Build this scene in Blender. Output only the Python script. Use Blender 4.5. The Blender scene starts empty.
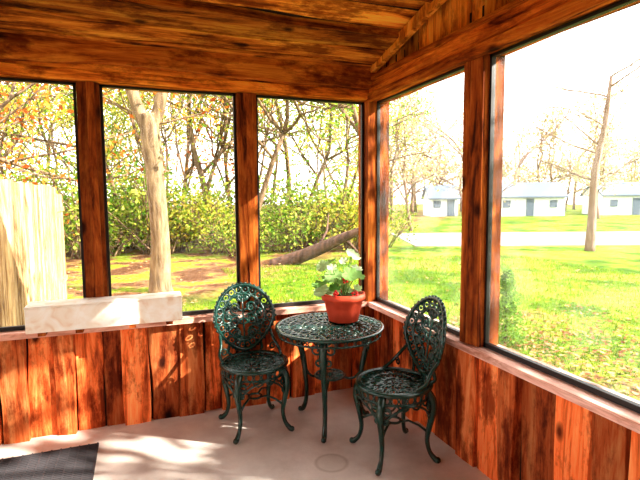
import bpy, math, random
from mathutils import Vector, Matrix, noise
random.seed(7)
V=Vector
sc=bpy.context.scene
sc.view_settings.view_transform='Standard'
try: sc.view_settings.look='Medium High Contrast'
except Exception as ex: print('look',ex)
GZ=-0.3   # lawn level
# ---------------------------------------------------------------- helpers
class B:
    def __init__(s): s.v=[]; s.f=[]; s.m=[]
    def add(s,vs,fs,mi=0):
        o=len(s.v); s.v+= [tuple(p) for p in vs]
        s.f+=[tuple(i+o for i in f) for f in fs]; s.m+=[mi]*len(fs)
    def box(s,a,b,mi=0):
        x0,y0,z0=[min(a[i],b[i]) for i in range(3)]; x1,y1,z1=[max(a[i],b[i]) for i in range(3)]
        vs=[(x0,y0,z0),(x1,y0,z0),(x1,y1,z0),(x0,y1,z0),(x0,y0,z1),(x1,y0,z1),(x1,y1,z1),(x0,y1,z1)]
        s.add(vs,[(0,3,2,1),(4,5,6,7),(0,1,5,4),(1,2,6,5),(2,3,7,6),(3,0,4,7)],mi)
    def obox(s,O,L,A,N,l0,l1,a0,a1,n0,n1,mi=0):
        vs=[O+L*l+A*a+N*n for n in(n0,n1) for l,a in((l0,a0),(l1,a0),(l1,a1),(l0,a1))]
        s.add(vs,[(0,3,2,1),(4,5,6,7),(0,1,5,4),(1,2,6,5),(2,3,7,6),(3,0,4,7)],mi)
    def tube(s,P,r,n=6,closed=False,mi=0,flat=None):
        P=[V(p) for p in P]; k=len(P)
        R=r if isinstance(r,(list,tuple)) else [r]*k
        rings=[]; prev=None
        for i in range(k):
            if closed: t=P[(i+1)%k]-P[(i-1)%k]
            else: t=P[min(i+1,k-1)]-P[max(i-1,0)]
            if t.length<1e-9: t=V((0,0,1))
            t.normalize()
            if prev is None:
                a=V((0,0,1)) if abs(t.z)<.9 else V((1,0,0))
                prev=(a-t*a.dot(t)).normalized()
            else:
                q=prev-t*prev.dot(t)
                if q.length>1e-6: prev=q.normalized()
            b=t.cross(prev)
            rings.append([P[i]+(prev*math.cos(2*math.pi*j/n)+b*math.sin(2*math.pi*j/n))*R[i] for j in range(n)])
        vs=[p for ri in rings for p in ri]; fs=[]
        for i in range(k if closed else k-1):
            i2=(i+1)%k
            for j in range(n):
                j2=(j+1)%n; fs.append((i*n+j,i*n+j2,i2*n+j2,i2*n+j))
        if not closed:
            fs.append(tuple(range(n-1,-1,-1))); fs.append(tuple((k-1)*n+j for j in range(n)))
        s.add(vs,fs,mi)
    def lathe(s,prof,n=32,c=(0,0,0),mod=None,mi=0):
        vs=[];fs=[]
        for r,z in prof:
            for j in range(n):
                a=2*math.pi*j/n; rr=r*(mod(a,z) if mod else 1)
                vs.append((c[0]+rr*math.cos(a),c[1]+rr*math.sin(a),c[2]+z))
        for i in range(len(prof)-1):
            for j in range(n):
                j2=(j+1)%n; fs.append((i*n+j,i*n+j2,(i+1)*n+j2,(i+1)*n+j))
        fs.append(tuple(range(n-1,-1,-1))); fs.append(tuple((len(prof)-1)*n+j for j in range(n)))
        s.add(vs,fs,mi)
    def ball(s,c,r,mi=0,n=8):
        vs=[(c[0],c[1],c[2]-r)];fs=[];m=5
        for i in range(1,m):
            ph=-math.pi/2+math.pi*i/m
            for j in range(n):
                a=2*math.pi*j/n; vs.append((c[0]+r*math.cos(ph)*math.cos(a),c[1]+r*math.cos(ph)*math.sin(a),c[2]+r*math.sin(ph)))
        vs.append((c[0],c[1],c[2]+r)); 
        for j in range(n): fs.append((0,1+(j+1)%n,1+j)); fs.append((len(vs)-1,1+(m-2)*n+j,1+(m-2)*n+(j+1)%n))
        for i in range(m-2):
            for j in range(n): fs.append((1+i*n+j,1+i*n+(j+1)%n,1+(i+1)*n+(j+1)%n,1+(i+1)*n+j))
        s.add(vs,fs,mi)
    def board(s,O,L,A,N,length,a0,a1,n0,th,amp=.012,seg=14,mi=0):
        ph=[random.uniform(0,9) for _ in range(6)]; fr=[random.uniform(1.5,3.5),random.uniform(4,8),random.uniform(9,14)]
        vs=[]; tw=random.uniform(-.25,.25)*th if th<.06 else 0
        for i in range(seg+1):
            l=length*i/seg
            w0=amp*(math.sin(fr[0]*l+ph[0])+.6*math.sin(fr[1]*l+ph[1])+.3*math.sin(fr[2]*l+ph[2]))
            w1=amp*(math.sin(fr[0]*l+ph[3])+.6*math.sin(fr[1]*l+ph[4])+.3*math.sin(fr[2]*l+ph[5]))
            e0=a0+w0; e1=a1+w1
            for a,n_ in((e0,n0),(e0+.005,n0+th+tw),((e0+e1)/2,n0+th*1.1),(e1-.005,n0+th-tw),(e1,n0)):
                vs.append(O+L*l+A*a+N*n_)
        fs=[]
        for i in range(seg):
            for j in range(5):
                j2=(j+1)%5; fs.append((i*5+j,i*5+j2,(i+1)*5+j2,(i+1)*5+j))
        fs.append((4,3,2,1,0)); fs.append(tuple(seg*5+j for j in range(5)))
        s.add(vs,fs,mi)
    def mesh(s,name,mats,smooth=False):
        me=bpy.data.meshes.new(name); me.from_pydata(s.v,[],s.f)
        for m in mats: me.materials.append(m)
        if len(mats)>1: me.polygons.foreach_set('material_index',s.m)
        if smooth: me.polygons.foreach_set('use_smooth',[True]*len(s.f))
        me.update(); return me
    def obj(s,name,mats,parent=None,smooth=False,recalc=True):
        me=s.mesh(name,mats,smooth)
        if recalc:
            import bmesh
            bm=bmesh.new(); bm.from_mesh(me); bmesh.ops.recalc_face_normals(bm,faces=bm.faces); bm.to_mesh(me); bm.free()
        return link(name,me,parent)
def link(name,data,parent=None,loc=(0,0,0),rot=(0,0,0),scale=(1,1,1)):
    o=bpy.data.objects.new(name,data); sc.collection.objects.link(o)
    o.location=loc; o.rotation_euler=rot; o.scale=scale
    if parent: o.parent=parent
    return o
def smooth_path(P,k=6):
    P=[V(p) for p in P]; out=[]
    Q=[P[0]*2-P[1]]+P+[P[-1]*2-P[-2]]
    for i in range(1,len(Q)-2):
        p0,p1,p2,p3=Q[i-1:i+3]
        for j in range(k):
            t=j/k; out.append(.5*((2*p1)+(p2-p0)*t+(2*p0-5*p1+4*p2-p3)*t*t+(3*p1-p0-3*p2+p3)*t**3))
    out.append(P[-1]); return out
def lerp_r(rs,n):
    o=[]
    for i in range(n):
        t=i/(n-1)*(len(rs)-1); a=min(int(t),len(rs)-2); o.append(rs[a]+(rs[a+1]-rs[a])*(t-a))
    return o
# ---------------------------------------------------------------- materials
def newmat(name):
    m=bpy.data.materials.new(name); m.use_nodes=True; nt=m.node_tree
    return m,nt,nt.nodes['Principled BSDF'],nt.nodes,nt.links
def simple(name,col,rough=.6,metal=0,bump=0,bscale=60,coat=0):
    m,nt,p,N,L=newmat(name)
    p.inputs['Base Color'].default_value=(*col,1); p.inputs['Roughness'].default_value=rough; p.inputs['Metallic'].default_value=metal
    p.inputs['Coat Weight'].default_value=coat
    if bump:
        n=N.new('ShaderNodeTexNoise'); n.inputs['Scale'].default_value=bscale
        tc=N.new('ShaderNodeTexCoord'); L.new(tc.outputs['Object'],n.inputs['Vector'])
        b=N.new('ShaderNodeBump'); b.inputs['Strength'].default_value=bump; b.inputs['Distance'].default_value=.01
        L.new(n.outputs['Fac'],b.inputs['Height']); L.new(b.outputs['Normal'],p.inputs['Normal'])
    return m
def ramp(N,stops):
    r=N.new('ShaderNodeValToRGB'); e=r.color_ramp.elements
    while len(e)<len(stops): e.new(.5)
    for i,(pos,c) in enumerate(stops): e[i].position=pos; e[i].color=(*c,1)
    return r
def wood(name,axis,dark,mid,light,rough=.8,across=16,along=1.4,var=.55,stain=.85):
    m,nt,p,N,L=newmat(name)
    tc=N.new('ShaderNodeTexCoord'); geo=N.new('ShaderNodeNewGeometry')
    off=N.new('ShaderNodeVectorMath'); off.operation='SCALE'; off.inputs[0].default_value=(17.3,9.1,13.7)
    L.new(geo.outputs['Random Per Island'],off.inputs['Scale'])
    ad=N.new('ShaderNodeVectorMath'); L.new(tc.outputs['Object'],ad.inputs[0]); L.new(off.outputs[0],ad.inputs[1])
    mp=N.new('ShaderNodeMapping'); s=[across]*3; s[axis]=along; mp.inputs['Scale'].default_value=s
    L.new(ad.outputs[0],mp.inputs['Vector'])
    n1=N.new('ShaderNodeTexNoise'); n1.inputs['Scale'].default_value=1.0; n1.inputs['Detail'].default_value=9; n1.inputs['Roughness'].default_value=.72; n1.inputs['Distortion'].default_value=.7
    L.new(mp.outputs[0],n1.inputs['Vector'])
    r=ramp(N,[(.36,dark),(.48,mid),(.64,light)]); L.new(n1.outputs['Fac'],r.inputs['Fac'])
    mp3=N.new('ShaderNodeMapping'); s=[7]*3; s[axis]=3.0; mp3.inputs['Scale'].default_value=s; L.new(ad.outputs[0],mp3.inputs['Vector'])
    n2=N.new('ShaderNodeTexNoise'); n2.inputs['Scale'].default_value=1; n2.inputs['Detail'].default_value=7; n2.inputs['Roughness'].default_value=.7
    L.new(mp3.outputs[0],n2.inputs['Vector'])
    r2=ramp(N,[(.4,(.25,.13,.07)),(.53,(1.0,1,1))]); L.new(n2.outputs['Fac'],r2.inputs['Fac'])
    mx=N.new('ShaderNodeMix'); mx.data_type='RGBA'; mx.blend_type='MULTIPLY'; mx.inputs[0].default_value=stain
    L.new(r.outputs[0],mx.inputs[6]); L.new(r2.outputs[0],mx.inputs[7])
    mp2=N.new('ShaderNodeMapping'); s=[5.2]*3; s[axis]=2.8; mp2.inputs['Scale'].default_value=s; L.new(ad.outputs[0],mp2.inputs['Vector'])
    vo=N.new('ShaderNodeTexVoronoi'); vo.inputs['Scale'].default_value=1; L.new(mp2.outputs[0],vo.inputs['Vector'])
    r3=ramp(N,[(.07,(.06,.02,.008)),(.16,(1,1,1))]); L.new(vo.outputs['Distance'],r3.inputs['Fac'])
    mx2=N.new('ShaderNodeMix'); mx2.data_type='RGBA'; mx2.blend_type='MULTIPLY'; mx2.inputs[0].default_value=.9
    L.new(mx.outputs[2],mx2.inputs[6]); L.new(r3.outputs[0],mx2.inputs[7])
    mr=N.new('ShaderNodeMapRange'); mr.inputs['To Min'].default_value=1-var; mr.inputs['To Max'].default_value=1.35
    L.new(geo.outputs['Random Per Island'],mr.inputs['Value'])
    hs=N.new('ShaderNodeHueSaturation'); L.new(mr.outputs[0],hs.inputs['Value']); L.new(mx2.outputs[2],hs.inputs['Color'])
    L.new(hs.outputs[0],p.inputs['Base Color'])
    p.inputs['Roughness'].default_value=rough; p.inputs['Specular IOR Level'].default_value=.15
    b=N.new('ShaderNodeBump'); b.inputs['Strength'].default_value=.8; b.inputs['Distance'].default_value=.01
    L.new(n1.outputs['Fac'],b.inputs['Height']); L.new(b.outputs[0],p.inputs['Normal'])
    return m
D,M_,Lt=(.13,.022,.004),(.58,.15,.018),(.92,.36,.055)
wood_z=wood('wood_wall_vertical',2,(.26,.05,.016),(.78,.18,.048),(1,.4,.15))
wood_gable=wood('wood_gable',2,(.4,.11,.012),(.9,.34,.045),(1.0,.6,.14),var=.4,stain=.7)
wood_post=wood('wood_post',2,(.06,.012,.003),(.3,.07,.012),(.52,.17,.03),var=.3,stain=.6)
wood_x=wood('wood_ceiling',0,(.07,.012,.003),(.6,.18,.022),(1,.5,.08),across=13,along=1.0)
wood_bx=wood('wood_beam_x',0,D,M_,Lt,var=.3)
wood_by=wood('wood_beam_y',1,D,M_,Lt,var=.3,stain=.5)
sill_x=wood('wood_sill_x',0,(.5,.22,.15),(.75,.42,.32),(.85,.6,.5),var=.15,stain=.3)  # sill colours lightened to carry sunlight on the boards
sill_y=wood('wood_sill_y',1,(.5,.24,.17),(.8,.5,.42),(.9,.7,.62),var=.15,stain=.3)  # right sill lighter still, sun brightness held in its base colour
backing=simple('dark_backing',(.02,.006,.002),.9)
black=simple('black_frame',(.015,.014,.014),.5)
iron=simple('green_cast_iron',(.004,.04,.03),.25,0.0,.25,90,coat=.5)
white=simple('white_siding',(.62,.64,.68),.7)
roofm=simple('roof_shingle',(.1,.13,.18),.9)
glass=simple('dark_window',(.08,.11,.16),.5)
def screenmat(name,fac):
    m,nt,p,N,L=newmat(name)
    out=N['Material Output']; N.remove(p)
    t=N.new('ShaderNodeBsdfTransparent'); d=N.new('ShaderNodeBsdfDiffuse'); tr=N.new('ShaderNodeBsdfTranslucent')
    d.inputs['Color'].default_value=(.8,.8,.78,1); tr.inputs['Color'].default_value=(.9,.88,.85,1)
    a=N.new('ShaderNodeMixShader'); a.inputs[0].default_value=.5; L.new(d.outputs[0],a.inputs[1]); L.new(tr.outputs[0],a.inputs[2])
    b=N.new('ShaderNodeMixShader'); b.inputs[0].default_value=fac; L.new(t.outputs[0],b.inputs[1]); L.new(a.outputs[0],b.inputs[2])
    L.new(b.outputs[0],out.inputs['Surface']); return m
screen_b=screenmat('insect_screen',.03); screen_r=screenmat('insect_screen_hazy',.07)  # right screen mixed denser to put a flare-like haze over the view
def leafmat(name,stops,tr=.45):
    m,nt,p,N,L=newmat(name); out=N['Material Output']; N.remove(p)
    g=N.new('ShaderNodeNewGeometry'); r=ramp(N,stops); L.new(g.outputs['Random Per Island'],r.inputs['Fac'])
    d=N.new('ShaderNodeBsdfDiffuse'); t=N.new('ShaderNodeBsdfTranslucent')
    L.new(r.outputs[0],d.inputs[0]); L.new(r.outputs[0],t.inputs[0])
    a=N.new('ShaderNodeMixShader'); a.inputs[0].default_value=tr; L.new(d.outputs[0],a.inputs[1]); L.new(t.outputs[0],a.inputs[2])
    L.new(a.outputs[0],out.inputs['Surface']); return m
leaf_y=leafmat('leaf_yellow_green',[(0,(.13,.2,.02)),(.35,(.36,.42,.05)),(.75,(.64,.58,.1)),(1,(.75,.48,.12))])
leaf_g=leafmat('leaf_green',[(0,(.07,.17,.02)),(.5,(.25,.38,.05)),(1,(.55,.54,.12))])
leaf_r=leafmat('leaf_rust',[(0,(.35,.08,.02)),(.5,(.6,.2,.035)),(1,(.65,.36,.08))])
leaf_p=leafmat('leaf_pale',[(0,(.3,.34,.12)),(.5,(.5,.42,.22)),(1,(.6,.42,.3))])
grassm=leafmat('grass_blades',[(0,(.07,.17,.008)),(.5,(.17,.3,.018)),(1,(.34,.39,.04))],.4)
litterm=leafmat('leaf_litter',[(0,(.12,.05,.02)),(.5,(.33,.15,.07)),(1,(.55,.34,.18))],.1)
def bark(name,a,b):
    m,nt,p,N,L=newmat(name)
    tc=N.new('ShaderNodeTexCoord'); mp=N.new('ShaderNodeMapping'); mp.inputs['Scale'].default_value=(9,9,2)
    n=N.new('ShaderNodeTexNoise'); n.inputs['Scale'].default_value=1.5; n.inputs['Detail'].default_value=6
    L.new(tc.outputs['Object'],mp.inputs[0]); L.new(mp.outputs[0],n.inputs['Vector'])
    r=ramp(N,[(.35,a),(.65,b)]); L.new(n.outputs['Fac'],r.inputs[0]); L.new(r.outputs[0],p.inputs['Base Color']); p.inputs['Roughness'].default_value=.9
    bb=N.new('ShaderNodeBump'); bb.inputs['Strength'].default_value=.6; bb.inputs['Distance'].default_value=.03
    L.new(n.outputs['Fac'],bb.inputs['Height']); L.new(bb.outputs[0],p.inputs['Normal']); return m
bark_b=bark('bark_brown',(.08,.045,.025),(.26,.17,.1)); bark_p=bark('bark_pale',(.17,.1,.07),(.3,.2,.15))
bark_l=bark('bark_log',(.05,.025,.018),(.17,.09,.06))
def concrete():
    m,nt,p,N,L=newmat('concrete_floor')
    tc=N.new('ShaderNodeTexCoord'); n=N.new('ShaderNodeTexNoise'); n.inputs['Scale'].default_value=1.7; n.inputs['Detail'].default_value=8; n.inputs['Roughness'].default_value=.65
    L.new(tc.outputs['Object'],n.inputs['Vector'])
    r=ramp(N,[(.35,(.52,.46,.41)),(.5,(.66,.6,.55)),(.65,(.77,.72,.66))]); L.new(n.outputs['Fac'],r.inputs[0])
    sub=N.new('ShaderNodeVectorMath'); sub.operation='DISTANCE'; sub.inputs[1].default_value=(-.715,-.93,0); L.new(tc.outputs['Object'],sub.inputs[0])
    rr=ramp(N,[(.0,(.85,.84,.82)),(.075,(.85,.84,.82)),(.088,(.66,.62,.58)),(.105,(1,1,1))]); L.new(sub.outputs['Value'],rr.inputs[0])
    mx=N.new('ShaderNodeMix'); mx.data_type='RGBA'; mx.blend_type='MULTIPLY'; mx.inputs[0].default_value=.8
    L.new(r.outputs[0],mx.inputs[6]); L.new(rr.outputs[0],mx.inputs[7]); L.new(mx.outputs[2],p.inputs['Base Color'])
    n2=N.new('ShaderNodeTexNoise'); n2.inputs['Scale'].default_value=60; L.new(tc.outputs['Object'],n2.inputs['Vector'])
    b=N.new('ShaderNodeBump'); b.inputs['Strength'].default_value=.15; b.inputs['Distance'].default_value=.01; L.new(n2.outputs['Fac'],b.inputs['Height']); L.new(b.outputs[0],p.inputs['Normal'])
    p.inputs['Roughness'].default_value=.55; return m
conc=concrete()
def lawnmat():
    m,nt,p,N,L=newmat('lawn_ground')
    tc=N.new('ShaderNodeTexCoord'); n=N.new('ShaderNodeTexNoise'); n.inputs['Scale'].default_value=.6; n.inputs['Detail'].default_value=8; n.inputs['Roughness'].default_value=.7
    L.new(tc.outputs['Object'],n.inputs['Vector'])
    r=ramp(N,[(.42,(.05,.12,.006)),(.49,(.15,.25,.015)),(.55,(.24,.3,.03)),(.66,(.24,.15,.07))]); L.new(n.outputs['Fac'],r.inputs[0])
    n3=N.new('ShaderNodeTexNoise'); n3.inputs['Scale'].default_value=14; n3.inputs['Detail'].default_value=6; L.new(tc.outputs['Object'],n3.inputs['Vector'])
    r3=ramp(N,[(.4,(.35,.35,.35)),(.6,(1.15,1.15,1.1))]); L.new(n3.outputs['Fac'],r3.inputs[0])
    sp=N.new('ShaderNodeSeparateXYZ'); L.new(tc.outputs['Object'],sp.inputs[0])
    ma=N.new('ShaderNodeMath'); ma.operation='MULTIPLY_ADD'; ma.inputs[1].default_value=-1.1; L.new(sp.outputs['X'],ma.inputs[0]); L.new(sp.outputs['Y'],ma.inputs[2])
    mb=N.new('ShaderNodeMath'); mb.operation='MULTIPLY_ADD'; mb.inputs[1].default_value=5; L.new(n.outputs['Fac'],mb.inputs[0]); L.new(ma.outputs[0],mb.inputs[2])
    mr=N.new('ShaderNodeMapRange'); mr.inputs['From Min'].default_value=7.5; mr.inputs['From Max'].default_value=9.5; L.new(mb.outputs[0],mr.inputs['Value'])
    mx=N.new('ShaderNodeMix'); mx.data_type='RGBA'; L.new(mr.outputs[0],mx.inputs[0]); L.new(r.outputs[0],mx.inputs[6])
    # woodland floor: patches of leaf litter and grass
    n4=N.new('ShaderNodeTexNoise'); n4.inputs['Scale'].default_value=1.3; n4.inputs['Detail'].default_value=7; L.new(tc.outputs['Object'],n4.inputs['Vector'])
    r4=ramp(N,[(.42,(.13,.06,.03)),(.5,(.28,.15,.07)),(.56,(.22,.28,.03))]); L.new(n4.outputs['Fac'],r4.inputs[0]); L.new(r4.outputs[0],mx.inputs[7])
    m2=N.new('ShaderNodeMix'); m2.data_type='RGBA'; m2.blend_type='MULTIPLY'; m2.inputs[0].default_value=.8; L.new(mx.outputs[2],m2.inputs[6]); L.new(r3.outputs[0],m2.inputs[7])
    L.new(m2.outputs[2],p.inputs['Base Color']); p.inputs['Roughness'].default_value=1; p.inputs['Specular IOR Level'].default_value=.1
    return m
lawn=lawnmat()
asph=simple('pale_road',(.25,.21,.21),.9,0,.2,20)

# ---------------------------------------------------------------- room shell
X=V((1,0,0));Y=V((0,1,0));Z=V((0,0,1))
SILL,HEAD,HTOP=.70,2.22,2.40; SL=.22
b=B(); b.box((-4.7,-5.7,-.34),(.16,.16,0)); b.obj('floor',[conc])
def wall(name,O,U,Nn,length,posts,mats,gable=False,beamtop=2.46,win0=1,scr=None,first=.06):
    wz,wp,wb,ws=mats
    b=B()
    b.obox(O,U,Z,Nn,0,length,0,SILL-.04,-.12,-.03,1)
    u=0.0
    while u<length-.05:
        w=random.uniform(.11,.24); w=min(w,length-u)
        b.board(O,Z,U,Nn,SILL-.045,u-.002,u+w-.003,-.03,random.choice([.012,.03,.045]),.009,16,0); u+=w
    if gable:
        b.obox(O,U,Z,Nn,0,length,HTOP,HTOP+.09,-.12,-.03,1)
        b.add([O+U*0+Z*HTOP-Nn*.06,O+U*length+Z*HTOP-Nn*.06,O+U*length+Z*(2.5+SL*length)-Nn*.06,O+Z*2.5-Nn*.06],[(0,1,2,3)],1)
        u=0
        while u<length-.05:
            w=min(random.uniform(.1,.2),length-u)
            b.board(O+Z*HTOP,Z,U,Nn,.03+.1+SL*(u+w/2),u,u+w-.008,-.04,random.choice([.012,.035]),.004,8,2)
            u+=w
    b.obj(name,[wz,backing,wood_gable])
    t=B()
    t.board(O+Z*0,U,Z,Nn,length,HEAD,beamtop,-.11,.15,.004,30,0)
    if gable:
        t.board(O,U,Z,Nn,length,HEAD-.01,HEAD+.05,.03,.03,.003,30,0); t.board(O,U,Z,Nn,length,beamtop-.045,beamtop,.03,.025,.003,30,0)
    else:
        t.board(O,U,Z,Nn,length,HEAD+.085,beamtop+.02,.035,.06,.012,40,0)
        t.board(O,U,Z,Nn,length,HEAD+.005,HEAD+.075,.035,.02,.006,40,0)
    t.obj('trim_header_'+name[5:],[wb])
    t=B(); t.obox(O,U,Z,Nn,0,length,SILL-.04,SILL-.004,-.13,.055,0); t.obj('trim_sill_'+name[5:],[ws])
    t=B()
    for p0,p1 in posts:
        t.board(O+Z*SILL,Z,U,Nn,HEAD-SILL,p0,p1,-.11,.13,.002,10,0)
        t.board(O+Z*SILL,Z,U,Nn,HEAD-SILL,p0+.025,p0+.06+.02,.015,.02,.001,10,0)
    t.obj('trim_posts_'+name[5:],[wp])
    edges=[first]+[e for p in posts for e in p]+[length]
    for i in range(0,len(edges)-1,2):
        a,c=edges[i],edges[i+1]
        if c-a<.2: continue
        w=B(); e=.015
        for (l0,l1,z0,z1) in((a,c,SILL,SILL+e+.01),(a,c,HEAD-e,HEAD),(a,a+e,SILL,HEAD),(c-e,c,SILL,HEAD)):
            w.obox(O,U,Z,Nn,l0,l1,z0,z1,-.04,-.015,0)
        q=[O+U*l+Z*z+Nn*-.03 for l,z in((a+e,SILL+e),(c-e,SILL+e),(c-e,HEAD-e),(a+e,HEAD-e))]
        w.add(q,[(0,1,2,3)],1)
        w.obj('window_%d'%win0,[black,scr],recalc=False); win0+=1
    return win0
nw=wall('wall_back',V((0,0,0)),-X,-Y,4.5,[(.897,1.037),(1.89,2.026),(2.88,3.02),(3.87,4.01)],(wood_z,wood_post,wood_bx,sill_x),win0=1,scr=screen_b)
nw=wall('wall_right',V((0,0,0)),-Y,-X,5.5,[(1.141,1.306),(2.45,2.6),(3.75,3.9),(5.0,5.15)],(wood_z,wood_post,wood_by,sill_y),gable=True,beamtop=HTOP,win0=nw,scr=screen_r,first=.05)
nw=wall('wall_left',V((-4.5,0,0)),-Y,X,5.5,[(1.141,1.306),(2.45,2.6),(3.75,3.9),(5.0,5.15)],(wood_z,wood_post,wood_by,sill_y),gable=True,beamtop=HTOP,win0=nw,scr=screen_b)
b=B(); b.box((-4.62,-5.6,0),(.12,-5.5,3.9),0)
u=0
while u<4.6:
    w=random.uniform(.15,.25); b.board(V((-4.6+u,-5.5,0)),Z,X,Y,3.7,0,w,0,.02,.005,10); u+=w
b.obj('wall_rear',[wood_z])
b=B(); b.box((-.055,-.055,0),(.12,.12,HTOP+.05)); b.obj('trim_corner_post',[wood_post])
b=B(); b.box((-4.62,-.055,0),(-4.445,.12,HTOP+.05)); b.obj('trim_corner_post_left',[wood_post])
# ceiling
th=math.atan(SL); Vd=V((0,-math.cos(th),math.sin(th))); Nd=V((0,-math.sin(th),-math.cos(th)))
b=B(); O=V((-4.7,.0,2.46))
b.obox(O,X,Vd,Nd,-.3,5.2,-.5,5.95,-.22,-.02,1)
a=-.02
while a<5.6:
    w=random.uniform(.11,.24); b.board(O,X,Vd,Nd,4.72,a,a+w-.004,-.03,random.choice([.012,.035,.06]),.010,60,0); a+=w
b.obj('ceiling',[wood_x,backing])
b=B()
b.obox(V((0,0,2.46)),X,Vd,Nd,-.03-.03,-.02,0,5.6,.0,.07); b.obj('trim_gable_rake',[wood_gable])

# ---------------------------------------------------------------- furniture
def spiral(c,R,turns,a0,sgn=1,n=18,end=.25):
    return [(c[0]+R*(1-(1-end)*i/n)*math.cos(a0+sgn*turns*2*math.pi*i/n),c[1]+R*(1-(1-end)*i/n)*math.sin(a0+sgn*turns*2*math.pi*i/n)) for i in range(n+1)]
def cabriole(b,ang,prof,rads,c=(0,0)):
    P=[(c[0]+r*math.cos(ang),c[1]+r*math.sin(ang),z) for r,z in prof]
    S=smooth_path(P,6); b.tube(S,lerp_r(rads,len(S)),8)
def petal_ring(b,r0,r1,n,z,rad,phase=0,width=.9):
    for i in range(n):
        a=2*math.pi*(i+phase)/n; hw=math.pi/n*width
        pts=[]
        for j in range(14):
            t=2*math.pi*j/14; rr=(r0+r1)/2-(r1-r0)/2*math.cos(t); da=hw*math.sin(t)*(.55+.45*(rr-r0)/(r1-r0))
            pts.append((rr*math.cos(a+da),rr*math.sin(a+da),z))
        b.tube(pts,rad,5,True)
        b.tube([( (r0+(r1-r0)*k)*math.cos(a),(r0+(r1-r0)*k)*math.sin(a),z) for k in(.0,.35,.7)],[rad,rad*1.5,rad*.7],5)
def circ(r,z,n=40): return [(r*math.cos(2*math.pi*i/n),r*math.sin(2*math.pi*i/n),z) for i in range(n)]

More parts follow.
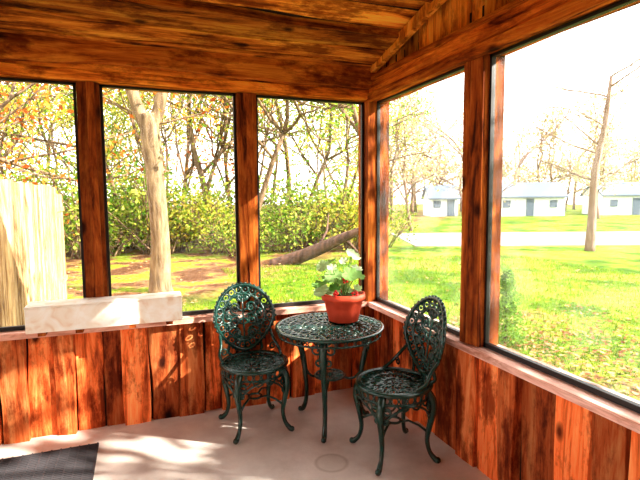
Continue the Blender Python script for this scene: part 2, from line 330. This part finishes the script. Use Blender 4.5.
def build_chair():
    parts=[]
    s=B(); zs=.43
    s.tube(circ(.212,zs),.014,8,True); s.tube(circ(.197,zs+.004),.009,6,True)
    s.tube(circ(.13,zs),.006,6,True); s.tube(circ(.055,zs),.006,6,True)
    petal_ring(s,.13,.2,20,zs,.0065); petal_ring(s,.055,.13,12,zs,.0065,.5); petal_ring(s,.008,.055,6,zs,.005)
    s.lathe([(.001,zs-.006),(.016,zs-.004),(.016,zs+.004),(.001,zs+.006)],12)
    parts.append(('seat',s))
    a=B()
    a.tube(circ(.205,zs-.055),.008,6,True)
    for i in range(28):
        t0=2*math.pi*i/28
        a.tube([(.208*math.cos(t0+.1*math.cos(q)),.208*math.sin(t0+.1*math.cos(q)),zs-.03+.024*math.sin(q)) for q in [k*math.pi/4 for k in range(8)]],.005,5,True)
    for i in range(16):
        t0=2*math.pi*(i+.5)/16
        a.tube([(.205*math.cos(t0+d),.205*math.sin(t0+d),zs-.06-z) for d,z in((-.17,0),(-.1,.02),(0,.03),(.1,.02),(.17,0))],.006,5)
    parts.append(('apron',a))
    for k in range(4):
        l=B(); ang=math.pi/4+k*math.pi/2
        cabriole(l,ang,[(.19,.42),(.222,.37),(.232,.31),(.215,.22),(.2,.13),(.215,.06),(.25,.02),(.272,.014)],[.022,.026,.023,.017,.014,.013,.017,.014])
        for sg in(-1,1):
            ca,sa=math.cos(ang),math.sin(ang)
            for (R0,zc,off) in((.032,.345,.035),(.022,.285,.022)):
                sp=spiral((sg*off,zc),R0,1.3,math.pi/2,sg*1)
                l.tube([(ca*.215-sa*p[0],sa*.215+ca*p[0],p[1]) for p in sp],.0075,5)
        l.ball((.262*math.cos(ang),.262*math.sin(ang),.018),.018)
        l.tube([(r*math.cos(ang),r*math.sin(ang),z) for r,z in((.205,.17),(.15,.2),(.09,.215),(.04,.2))],[.008,.007,.007,.007],6)
        parts.append(('leg_%d'%(k+1),l))
    st=B(); st.tube(circ(.042,.2,20),.008,6,True)
    for k in range(4):
        a0=math.pi/4+k*math.pi/2
        P=smooth_path([(.215*math.cos(a0+d),.215*math.sin(a0+d),z) for d,z in((0,.26),(.35,.335),(.785,.372),(1.22,.335),(1.5708,.26))],5)
        st.tube(P,.007,6)
    parts.append(('stretcher',st))
    k=B()
    def P(u,v): return (u, .195+.17*v-1.1*u*u, .44+v)
    def outl(t,s=1,cv=.24):
        v=cv-.22*math.cos(t)*s; u=.207*math.sin(t)*s*(1-.28*max(0,math.cos(t))**1.2)
        return (u,v)
    n=56
    k.tube([P(*outl(2*math.pi*i/n)) for i in range(n)],.0135,8,True)
    for i in range(44): k.ball(P(*outl(2*math.pi*i/44,1.055)),.009,n=6)
    k.tube([P(*outl(2*math.pi*i/n,.72)) for i in range(n)],.0085,6,True)
    for i in range(22):
        c=outl(2*math.pi*(i+.5)/22,.86)
        rr=.0235
        k.tube([P(c[0]+rr*math.cos(q*math.pi/5),c[1]+rr*math.sin(q*math.pi/5)) for q in range(10)],.0075,5,True)
        k.ball(P(*c),.009,n=6)
    k.tube([P(0,v) for v in(.02,.1,.2,.3,.4)],[.009,.007,.007,.007,.006],6)
    for sg in(-1,1):
        for (cx,cv,R,a0,tn) in((.052,.13,.038,-math.pi/2,1.5),(.06,.215,.044,-math.pi/2,1.6),(.055,.305,.042,-math.pi/2,1.5),(.03,.37,.026,0,1.2),(.11,.26,.026,math.pi,1.4),(.108,.185,.024,math.pi,1.4),(.098,.335,.022,math.pi,1.2),(.028,.085,.02,0,1.2)):
            sp=spiral((sg*cx,cv),R,tn,a0 if sg>0 else math.pi-a0,sg)
            k.tube([P(*p) for p in sp],lerp_r([.009,.008,.008],len(sp)),5)
            k.ball(P(sg*cx,cv),.01,n=6)
        for (u0,v0,u1,v1) in((0,.1,.05,.155),(0,.19,.05,.245),(0,.28,.045,.33),(.02,.25,.1,.3),(.03,.16,.09,.22),(0,.34,.03,.4),(0,.235,.03,.215),(.09,.215,.14,.225),(.09,.3,.135,.28)):
            mx=((u0+u1)/2+.012,(v0+v1)/2-.008)
            S=smooth_path([P(sg*u0,v0),P(sg*mx[0],mx[1]),P(sg*u1,v1)],4); k.tube(S,lerp_r([.005,.011,.004],len(S)),5)
        S=smooth_path([(sg*.2,.03,.44),(sg*.205,.09,.475),(sg*.185,.135,.53),P(sg*.178,.14)],6)
        k.tube(S,.011,7)
        sp=spiral((sg*.17,.485),.028,1.3,0 if sg>0 else math.pi,sg)
        k.tube([(p[0],.115,p[1]) for p in sp],.006,5)
        S=smooth_path([(sg*.1,.185,.435),(sg*.12,.2,.46),P(sg*.11,.07)],4); k.tube(S,.011,7)
    parts.append(('backrest',k))
    return parts
cp=[(n,p.mesh('chair_'+n,[iron],True)) for n,p in build_chair()]
def place_chair(loc,rot):
    e=bpy.data.objects.new('wrought_iron_chair',None); sc.collection.objects.link(e); e.location=loc; e.rotation_euler=(0,0,rot)
    for n,me in cp: link(n,me,e)
place_chair((-1.015,-.325,0),math.radians(5))
place_chair((-.335,-.96,0),math.radians(-92))
# table
e=bpy.data.objects.new('bistro_table',None); sc.collection.objects.link(e); e.location=(-.54,-.47,0)
t=B(); zt=.66
t.lathe([(.335,zt-.012),(.352,zt-.012),(.358,zt-.002),(.356,zt+.008),(.34,zt+.01),(.333,zt+.004)],72)
t.f=[f for f in t.f if len(f)==4]; t.m=[0]*len(t.f)
fs=[(i,(i+1)%72,(5*72)+(i+1)%72,5*72+i) for i in range(72)]; t.f+=fs; t.m+=[0]*72
for r in(.27,.18,.09): t.tube(circ(r,zt,56),.009,6,True)
petal_ring(t,.27,.338,30,zt,.009); petal_ring(t,.18,.27,20,zt,.009,.5); petal_ring(t,.09,.18,12,zt,.009); petal_ring(t,.015,.09,6,zt,.008,.5)
for i in range(20):
    a=2*math.pi*i/20; t.ball((.245*math.cos(a),.245*math.sin(a),zt),.013)
for i in range(12):
    a=2*math.pi*(i+.5)/12; t.ball((.155*math.cos(a),.155*math.sin(a),zt),.014)
t.lathe([(.001,zt-.006),(.024,zt-.004),(.024,zt+.006),(.001,zt+.008)],16)
t.obj('table_top',[iron],e,True)
t=B(); t.tube(circ(.335,zt-.045,56),.007,6,True)
for i in range(36):
    a=2*math.pi*i/36
    t.tube([(.337*math.cos(a+.075*math.cos(q)),.337*math.sin(a+.075*math.cos(q)),zt-.028+.017*math.sin(q)) for q in [k*math.pi/4 for k in range(8)]],.0045,5,True)
t.obj('table_apron',[iron],e,True)
for k,ad in enumerate((-120,118,0)):
    l=B(); ang=math.radians(ad)
    cabriole(l,ang,[(.25,.645),(.275,.58),(.27,.5),(.235,.36),(.215,.22),(.22,.1),(.25,.03),(.285,.016)],[.024,.028,.024,.02,.016,.015,.018,.014])
    l.ball((.275*math.cos(ang),.275*math.sin(ang),.018),.018)
    ca,sa=math.cos(ang),math.sin(ang)
    for sg in(-1,1):
        for R0,zc,off in((.04,.58,.045),(.028,.5,.03)):
            l.tube([(ca*.262-sa*p[0],sa*.262+ca*p[0],p[1]) for p in spiral((sg*off,zc),R0,1.4,math.pi/2,sg)],.007,5)
    S=smooth_path([(r*ca,r*sa,z) for r,z in((.23,.33),(.17,.285),(.1,.3),(.06,.33))],5); l.tube(S,.009,6)
    l.obj('table_leg_%d'%(k+1),[iron],e,True)
t=B(); t.tube(circ(.1,.33,28),.008,6,True); petal_ring(t,.02,.1,8,.33,.006); t.ball((0,0,.33),.022)
t.obj('table_brace',[iron],e,True)

# geranium in terracotta pot
e=bpy.data.objects.new('potted_geranium',None); sc.collection.objects.link(e); e.location=(-.42,-.42,zt+.0155); e.scale=(1.05,1.05,1.05)
p=B()
mod=lambda a,z: 1+.035*math.cos(8*a)*(1 if z<.14 else .6)
p.lathe([(.02,0),(.088,0),(.095,.006),(.112,.08),(.124,.135),(.138,.14),(.143,.155),(.14,.178),(.128,.182),(.12,.165),(.11,.15),(.02,.15)],64,mod=mod)
p.obj('pot',[simple('terracotta',(.66,.085,.035),.6,0,.2,50)],e,True)
s=B(); s.lathe([(.01,.145),(.121,.148),(.11,.158),(.01,.165)],24); s.obj('soil',[simple('soil',(.04,.02,.012),.95,0,.5,80)],e)
lv=B(); stv=B(); fl=B()
random.seed(12)
leaf_c=leafmat('geranium_leaf',[(0,(.16,.36,.08)),(.45,(.38,.56,.24)),(1,(.7,.8,.58))],.3)
tops=[]
for i in range(25):
    a=random.uniform(0,6.28); rr=random.uniform(.02,.16); h=random.uniform(.22,.42) if i<18 else random.uniform(.16,.24)
    if h>.36: rr*=.8
    c=V((rr*math.cos(a)-.02,rr*math.sin(a),h)); tops.append(c)
for c in tops:
    S=smooth_path([(c.x*.2,c.y*.2,.15),(c.x*.5,c.y*.5,.15+(c.z-.15)*.55),tuple(c)],4); stv.tube(S,.0035,5)
    R=random.uniform(.03,.054); nrm=V((c.x*3+random.uniform(-.5,.3),c.y*3-.5+random.uniform(-.5,.3),.9)).normalized()
    q=nrm.to_track_quat('Z','Y'); sp=random.uniform(0,6)
    vs=[c]; n=20
    for rg in(.55,1):
        for j in range(n):
            an=2*math.pi*j/n; rad=R*rg*(1+(.09*math.cos(7*an) if rg==1 else 0))*(.5 if (j==0 and rg==1) else 1)
            vs.append(c+q@V((rad*math.cos(an+sp),rad*math.sin(an+sp),.18*rad*rg+.006*rg*math.cos(7*an))))
    fs=[(0,1+j,1+(j+1)%n) for j in range(n)]+[(1+j,1+n+j,1+n+(j+1)%n,1+(j+1)%n) for j in range(n)]
    lv.add(vs,fs)
for (cx,cy,cz) in((-.1,-.1,.2),(.03,-.11,.185),(.0,-.03,.26)):
    S=smooth_path([(0,0,.15),(cx*.6,cy*.6,cz*.95),(cx,cy,cz)],4); stv.tube(S,.003,5)
    for i in range(10):
        d=V((random.gauss(0,1),random.gauss(0,1),random.gauss(0,1))).normalized()*.016; fl.ball((cx+d.x,cy+d.y,cz+d.z),.009,n=6)
lv.obj('leaves',[leaf_c],e,True,False); stv.obj('stems',[simple('stem_green',(.2,.35,.1),.6)],e,True); fl.obj('flowers',[simple('red_petals',(.75,.04,.03),.5)],e,True)

# painted box on the ledge
def marble():
    m,nt,p,N,L=newmat('worn_cream_paint')
    tc=N.new('ShaderNodeTexCoord'); n=N.new('ShaderNodeTexNoise'); n.inputs['Scale'].default_value=9; n.inputs['Detail'].default_value=8; n.inputs['Distortion'].default_value=1.0
    L.new(tc.outputs['Object'],n.inputs['Vector']); r=ramp(N,[(.34,(.78,.6,.44)),(.46,(.88,.8,.68)),(.62,(.93,.91,.84))]); L.new(n.outputs['Fac'],r.inputs[0]); L.new(r.outputs[0],p.inputs['Base Color']); p.inputs['Roughness'].default_value=.5
    return m
e=bpy.data.objects.new('ledge_box',None); sc.collection.objects.link(e)
mb=marble()
b=B(); b.box((-2.33,-.2,0.722),(-1.45,-.025,.868)); o=b.obj('box_body',[mb],e); 
b=B(); b.box((-2.333,-.203,.868),(-1.447,-.022,.88)); o2=b.obj('box_lid',[mb],e)
for q in(o,o2):
    bv=q.modifiers.new('bevel','BEVEL'); bv.width=.006; bv.segments=3
b=B()
for x in(-2.25,-2.05,-1.75,-1.53):
    b.box((x-.02,-.19,.70),(x+.02,-.0,.722))
b.obj('box_battens',[wood_post],e)

# door mat
b=B(); b.box((-2.95,-.95,.001),(-1.97,-.22,.01))
y=-.94
while y<-.235: b.tube([(-2.94,y,.012),(-1.98,y,.012)],.007,6); y+=.02
x=-2.93
while x<-1.98: b.box((x,-.945,.004),(x+.008,-.225,.016)); x+=.05
b.obj('door_mat',[simple('mat_rubber',(.05,.045,.05),.8)])

# ---------------------------------------------------------------- outside
b=B(); b.add([(-60,-40,GZ),(90,-40,GZ),(90,110,GZ),(-60,110,GZ)],[(0,1,2,3)]); b.obj('lawn',[lawn])
F=V((.350,.937,0)); Rr=V((.937,-.350,0)); C0=V((-1.682,-3.358,0))
def at(fw,lat,z=GZ): return C0+F*fw+Rr*lat+Z*z
b=B(); b.obox(at(0,0),Rr,F,Z,3.5,60,17.5,24,.0,.02); b.obj('road',[asph])
def house(c,w,d,h,rh,dr=1):
    e=bpy.data.objects.new('white_house',None); sc.collection.objects.link(e)
    b=B(); b.obox(c,Rr,F,Z,-w/2,w/2,0,d,0.01,h); 
    b.add([c+Rr*-w/2+Z*h,c+Rr*-w/2+F*d+Z*h,c+Rr*-w/2+F*d/2+Z*(h+rh)],[(0,1,2)]); b.add([c+Rr*w/2+Z*h,c+Rr*w/2+F*d+Z*h,c+Rr*w/2+F*d/2+Z*(h+rh)],[(0,1,2)])
    b.obj('walls',[white],e)
    b=B(); o=.2
    for s in(0,1):
        a0=c+F*(-o if s==0 else d+o)+Z*(h-.12); a1=c+F*d/2+Z*(h+rh)
        vs=[a0-Rr*(w/2+o),a0+Rr*(w/2+o),a1+Rr*(w/2+o),a1-Rr*(w/2+o)]; vs+= [v+Z*.12 for v in vs]
        b.add(vs,[(0,1,2,3),(4,5,6,7),(0,1,5,4),(1,2,6,5),(2,3,7,6),(3,0,4,7)])
    b.obj('roof',[roofm],e)
    b=B(); n=max(2,int(w/2))
    for i in range(n):
        x=-w/2+w*(i+.5)/n
        if i==n//2: b.obox(c,Rr,F,Z,x-.35,x+.35,-.04,.02,0.02,1.6)
        else: b.obox(c,Rr,F,Z,x-.35,x+.35,-.04,.02,.8,1.45)
    b.obj('windows_and_door',[glass],e)
house(at(45,11.6),2.6,3,1.7,1.1); house(at(44,19.2),6.4,3.5,1.8,1.2); house(at(45,28.5),4.2,3.5,1.9,1.1)
# fence
fmat=wood('weathered_fence',2,(.22,.11,.05),(.5,.3,.15),(.66,.45,.26),var=.3,rough=.8,stain=.5)
b=B(); O=V((-2.86,1.45,GZ)); Uf=V((-.02,1,0)).normalized(); Nf=V((1,.02,0))
u=0
while u<3.9:
    w=.14; b.board(O,Z,Uf,Nf,1.99+random.uniform(-.02,.02),u,u+w-.014,.0,.02,.002,4); u+=w
u=4.05
while u<4.95:
    b.board(O,Z,Uf,Nf,1.9,u,u+.12,-.05,.02,.002,4); u+=.14
for z in(.35,1.6): b.obox(O,Uf,Z,Nf,0,5.0,z,z+.08,-.05,-.005)
for uu in(0,2.4,3.95): b.obox(O,Uf,Z,Nf,uu,uu+.09,0,1.9,-.1,-.01)
b.obj('wooden_fence',[fmat])

# trees
def leafquad(b,c,s,flatn=None):
    d=V((random.gauss(0,1),random.gauss(0,1),random.gauss(0,.8)))
    if d.length<.01: d=V((1,0,0))
    d.normalize(); q=d.cross(V((random.gauss(0,1),random.gauss(0,1),random.gauss(0,1)))).normalized()
    b.add([c-d*s,c+q*s*.5,c+d*s,c-q*s*.5],[(0,1,2,3)])
def grow(tb,lb,p,d,ln,r,lev,maxl,nl,ls,spread,kids=4):
    P=[p]; dd=d.copy()
    for i in range(5):
        dd=(dd+V((random.gauss(0,.13),random.gauss(0,.13),random.gauss(.03,.08)))).normalized(); P.append(P[-1]+dd*ln/5)
    tb.tube(P,lerp_r([r,r*.62],6),6 if lev else 10)
    if lev>=maxl:
        for _ in range(nl):
            k=random.choice(P[1:]); leafquad(lb,k+V((random.gauss(0,spread),random.gauss(0,spread),random.gauss(0,spread*.8))),ls*random.uniform(.6,1.3))
        return
    for i in range(kids):
        k=P[random.randint(2,5)] if i else P[5]
        ax=V((random.gauss(0,1),random.gauss(0,1),random.gauss(0,.35))).normalized()
        nd=(dd*.55+ax*.8+Z*.15).normalized() if i else (dd+ax*.3).normalized()
        grow(tb,lb,k,nd,ln*random.uniform(.55,.75),r*.5 if i else r*.6,lev+1,maxl,nl,ls,spread,kids)
def tree_mesh(seed,name,ln,r,maxl,nl,ls,spread,lm,bm_,kids=4,lean=(0,0)):
    random.seed(seed); tb=B(); lb=B()
    grow(tb,lb,V((0,0,-.1)),V((lean[0],lean[1],1)).normalized(),ln,r,0,maxl,nl,ls,spread,kids)
    return tb.mesh(name+'_trunk',[bm_],True),(lb.mesh(name+'_foliage',[lm]) if nl else None)
def place(kind,ms,loc,rot=0,s=1):
    e=bpy.data.objects.new(kind,None); sc.collection.objects.link(e); e.location=loc; e.rotation_euler=(0,0,rot); e.scale=(s,s,s)
    link('trunk',ms[0],e); 
    if ms[1]: link('foliage',ms[1],e)
ty=[tree_mesh(1,'ty1',4.2,.11,3,28,.085,.38,leaf_y,bark_b),tree_mesh(2,'ty2',3.6,.09,3,28,.085,.38,leaf_y,bark_b),tree_mesh(5,'ty3',4.5,.12,3,24,.085,.4,leaf_g,bark_b)]
tr_=tree_mesh(9,'tr',4.4,.13,3,20,.09,.32,leaf_r,bark_b)
tp=[tree_mesh(21,'tp1',3.6,.13,3,14,.12,.45,leaf_p,bark_p),tree_mesh(22,'tp2',4,.14,3,12,.12,.45,leaf_p,bark_p)]
def shrub_mesh(seed,name,lm,n=10,nl=110):
    random.seed(seed); tb=B(); lb=B()
    for i in range(n):
        d=V((random.gauss(0,.5),random.gauss(0,.5),1)).normalized()
        grow(tb,lb,V((random.gauss(0,.15),random.gauss(0,.15),-.05)),d,random.uniform(.8,1.3),.02,0,1,nl//4,.055,.22,4)
    return tb.mesh(name+'_stems',[bark_b],True),lb.mesh(name+'_leaves',[lm])
sh=[shrub_mesh(31,'sh1',leaf_y),shrub_mesh(32,'sh2',leaf_g),shrub_mesh(33,'sh3',leaf_g)]
random.seed(44)
for i in range(32):
    fw=random.uniform(14,32); k=-.78+.92*(i+random.random())/32
    m=random.choice(ty+([tr_] if k<-.2 else [])); place('autumn_tree',m,at(fw,fw*k),random.uniform(0,6.28),random.uniform(.75,1.15))
for i in range(32):
    fw=random.uniform(13.5,20); k=-.78+.92*(i+random.random())/32
    if -.13<k<.12: fw=random.uniform(15.5,20)
    place('shrub',random.choice(sh),at(fw,fw*k),random.uniform(0,6.28),random.uniform(.9,1.8))
for i in range(30):
    fw=random.uniform(48,68); k=.12+.75*(i+random.random())/30
    place('bare_tree',random.choice(tp),at(fw,fw*k),random.uniform(0,6.28),random.uniform(.9,1.6))
for fw,k,s in((28,.15,1.0),(26,.19,.9),(35,.7,1.1),(36,.335,.75),(38,.58,.8)):
    place('bare_tree',tp[0],at(fw,fw*k),fw,s)
place('oak_tree',tr_,at(11,-8.0),1.0,.95)
# big forked trunk
random.seed(77); tb=B(); lb=B(); O=V((-1.36,6.45,GZ))
S=smooth_path([O+V(p) for p in((.02,0,-.1),(0,0,.15),(.03,0,1),(-.02,0,2.2),(-.08,0,3.0),(-.12,0,3.4))],5); tb.tube(S,lerp_r([.27,.21,.175,.165,.18,.15],len(S)),14)
for q in[((-.1,0,3.0),(-.4,.1,3.9),(-.7,.2,5.2),(-1.2,.3,7.5)),((-.08,0,3.0),(.18,0,3.9),(.3,0,5.2),(.7,-.2,7.5))]:
    S=smooth_path([O+V(p) for p in q],5); tb.tube(S,lerp_r([.12,.11,.09,.06],len(S)),10)
    for j in range(5):
        k=S[random.randint(6,len(S)-1)]; grow(tb,lb,k,V((random.gauss(0,1),random.gauss(0,1),.1)).normalized(),1.5,.035,1,2,20,.07,.28)
for zz,d in((3.1,(.8,.5,.5)),(3.3,(-1,.2,.35)),(3.2,(1,-.3,.1))):
    grow(tb,lb,O+V((-.05,0,zz)),V(d).normalized(),1.4,.022,1,2,18,.06,.22)
e=bpy.data.objects.new('forked_tree',None); sc.collection.objects.link(e)
link('trunk',tb.mesh('forked_trunk',[bark('bark_light',(.1,.06,.03),(.29,.2,.11))],True),e); link('foliage',lb.mesh('forked_foliage',[leaf_r]),e)
# young tree on right lawn
random.seed(5); tb=B(); lb=B(); O=V((12.1,8.25,GZ))
S=smooth_path([O+V(p) for p in((0,0,-.1),(.05,0,1.2),(.1,0,2.6),(.3,-.1,4.0),(.45,-.15,5.6))],5); tb.tube(S,lerp_r([.17,.13,.11,.09,.05],len(S)),10)
for j in range(12):
    k=S[random.randint(9,len(S)-1)]; grow(tb,lb,k,V((random.gauss(0,1),random.gauss(0,1),.35)).normalized(),1.5,.03,1,2,7,.05,.2)
e=bpy.data.objects.new('young_tree',None); sc.collection.objects.link(e)
link('trunk',tb.mesh('young_trunk',[bark_p],True),e); link('foliage',lb.mesh('young_foliage',[leaf_p]),e)
# fallen log
b=B(); S=smooth_path([(1.6,9.3,-.3),(2.1,9.1,-.18),(2.7,8.7,.1),(3.3,8.25,.45),(3.9,7.8,.75)],5); b.tube(S,lerp_r([.14,.19,.17,.13,.08],len(S)),10)
b.tube([(2.7,8.7,.1),(3.1,8.9,.6),(3.2,9,1.1)],[.05,.03,.01],6); b.tube([(3.3,8.25,.45),(3.6,8.3,.2),(4,8.3,-.25)],[.05,.04,.02],6)
b.obj('fallen_log',[bark_l],None,True)
# small evergreen
random.seed(3); tb=B(); lb=B(); tb.tube([(0,0,-.02),(0,0,.5),(0,0,.88)],[.02,.014,.004],6)
for i in range(2600):
    h=random.uniform(.04,.92); r=.26*(1-h/1.0)**.7*math.sqrt(random.random()); a=random.uniform(0,6.28)
    leafquad(lb,V((r*math.cos(a),r*math.sin(a),h)),random.uniform(.014,.028))
for i in range(30):
    h=random.uniform(.1,.8); a=random.uniform(0,6.28); tb.tube([(0,0,h),(.2*(1-h)*math.cos(a),.2*(1-h)*math.sin(a),h+.05)],.004,4)
leaf_e=leafmat('evergreen_leaf',[(0,(.1,.24,.03)),(1,(.3,.48,.09))],.4)
place('evergreen_bush',(tb.mesh('eb_t',[bark_b]),lb.mesh('eb_l',[leaf_e])),(2.47,1.26,GZ))
# sun-side maple giving dappled shade
ms=tree_mesh(63,'shade',3.0,.13,3,17,.12,.42,leaf_y,bark_b)
place('maple_tree',ms,(6.3,-5.6,GZ),.4,1.0)
place('maple_tree',ms,(8.6,-5.4,GZ),2.4,1.0)
# grass & leaf litter
random.seed(8); g=B()
for i in range(45000):
    x=random.uniform(.2,9) if i%4 else random.uniform(-3.5,3); y=random.uniform(-3,9) if i%4 else random.uniform(.3,5)
    if x<.2 and y<.3: continue
    h=random.uniform(.03,.09); a=random.uniform(0,6.28); dx,dy=math.cos(a)*.006,math.sin(a)*.006
    g.add([(x-dx,y-dy,GZ),(x+dx,y+dy,GZ),(x+random.gauss(0,.02),y+random.gauss(0,.02),GZ+h)],[(0,1,2)])
g.obj('grass',[grassm],recalc=False)
g=B()
for i in range(12000):
    if i%3: x=random.gauss(1.8,1.6); y=random.uniform(-2.5,2.5)
    else: x=random.uniform(-4,9); y=random.uniform(.5,12)
    if x<.2 and y<.3: continue
    s=random.uniform(.015,.045); a=random.uniform(0,6.28); c=V((x,y,GZ+random.uniform(.015,.05)))
    d=V((math.cos(a),math.sin(a),random.uniform(-.3,.3)))*s; q=V((-math.sin(a),math.cos(a),random.uniform(-.4,.4)))*s*.6
    g.add([c-d,c+q,c+d,c-q],[(0,1,2,3)])
g.obj('fallen_leaves',[litterm],recalc=False)

# ---------------------------------------------------------------- light + camera
w=bpy.data.worlds.new('World'); sc.world=w; w.use_nodes=True; nt=w.node_tree
bg=nt.nodes['Background']; bg.inputs[0].default_value=(1,.985,.95,1); bg.inputs[1].default_value=3.3
sd=bpy.data.lights.new('sun','SUN'); sd.energy=18; sd.angle=.008; sd.color=(1,.93,.82)
so=link('sun',sd); dirv=V((-.726,.472,-.5)); so.rotation_euler=dirv.to_track_quat('-Z','Y').to_euler()
cd=bpy.data.cameras.new('camera'); cd.sensor_width=36; cd.lens=481/640*36; cd.clip_end=500; cd.clip_start=.05
co=link('camera',cd,None,(-1.682,-3.358,1.5))
fwd=(F.normalized()*math.cos(math.radians(5))-Z*math.sin(math.radians(5)))
q=fwd.to_track_quat('-Z','Y'); co.rotation_euler=(q@Matrix.Rotation(math.radians(-.4),4,'Z').to_quaternion()).to_euler()
sc.camera=co
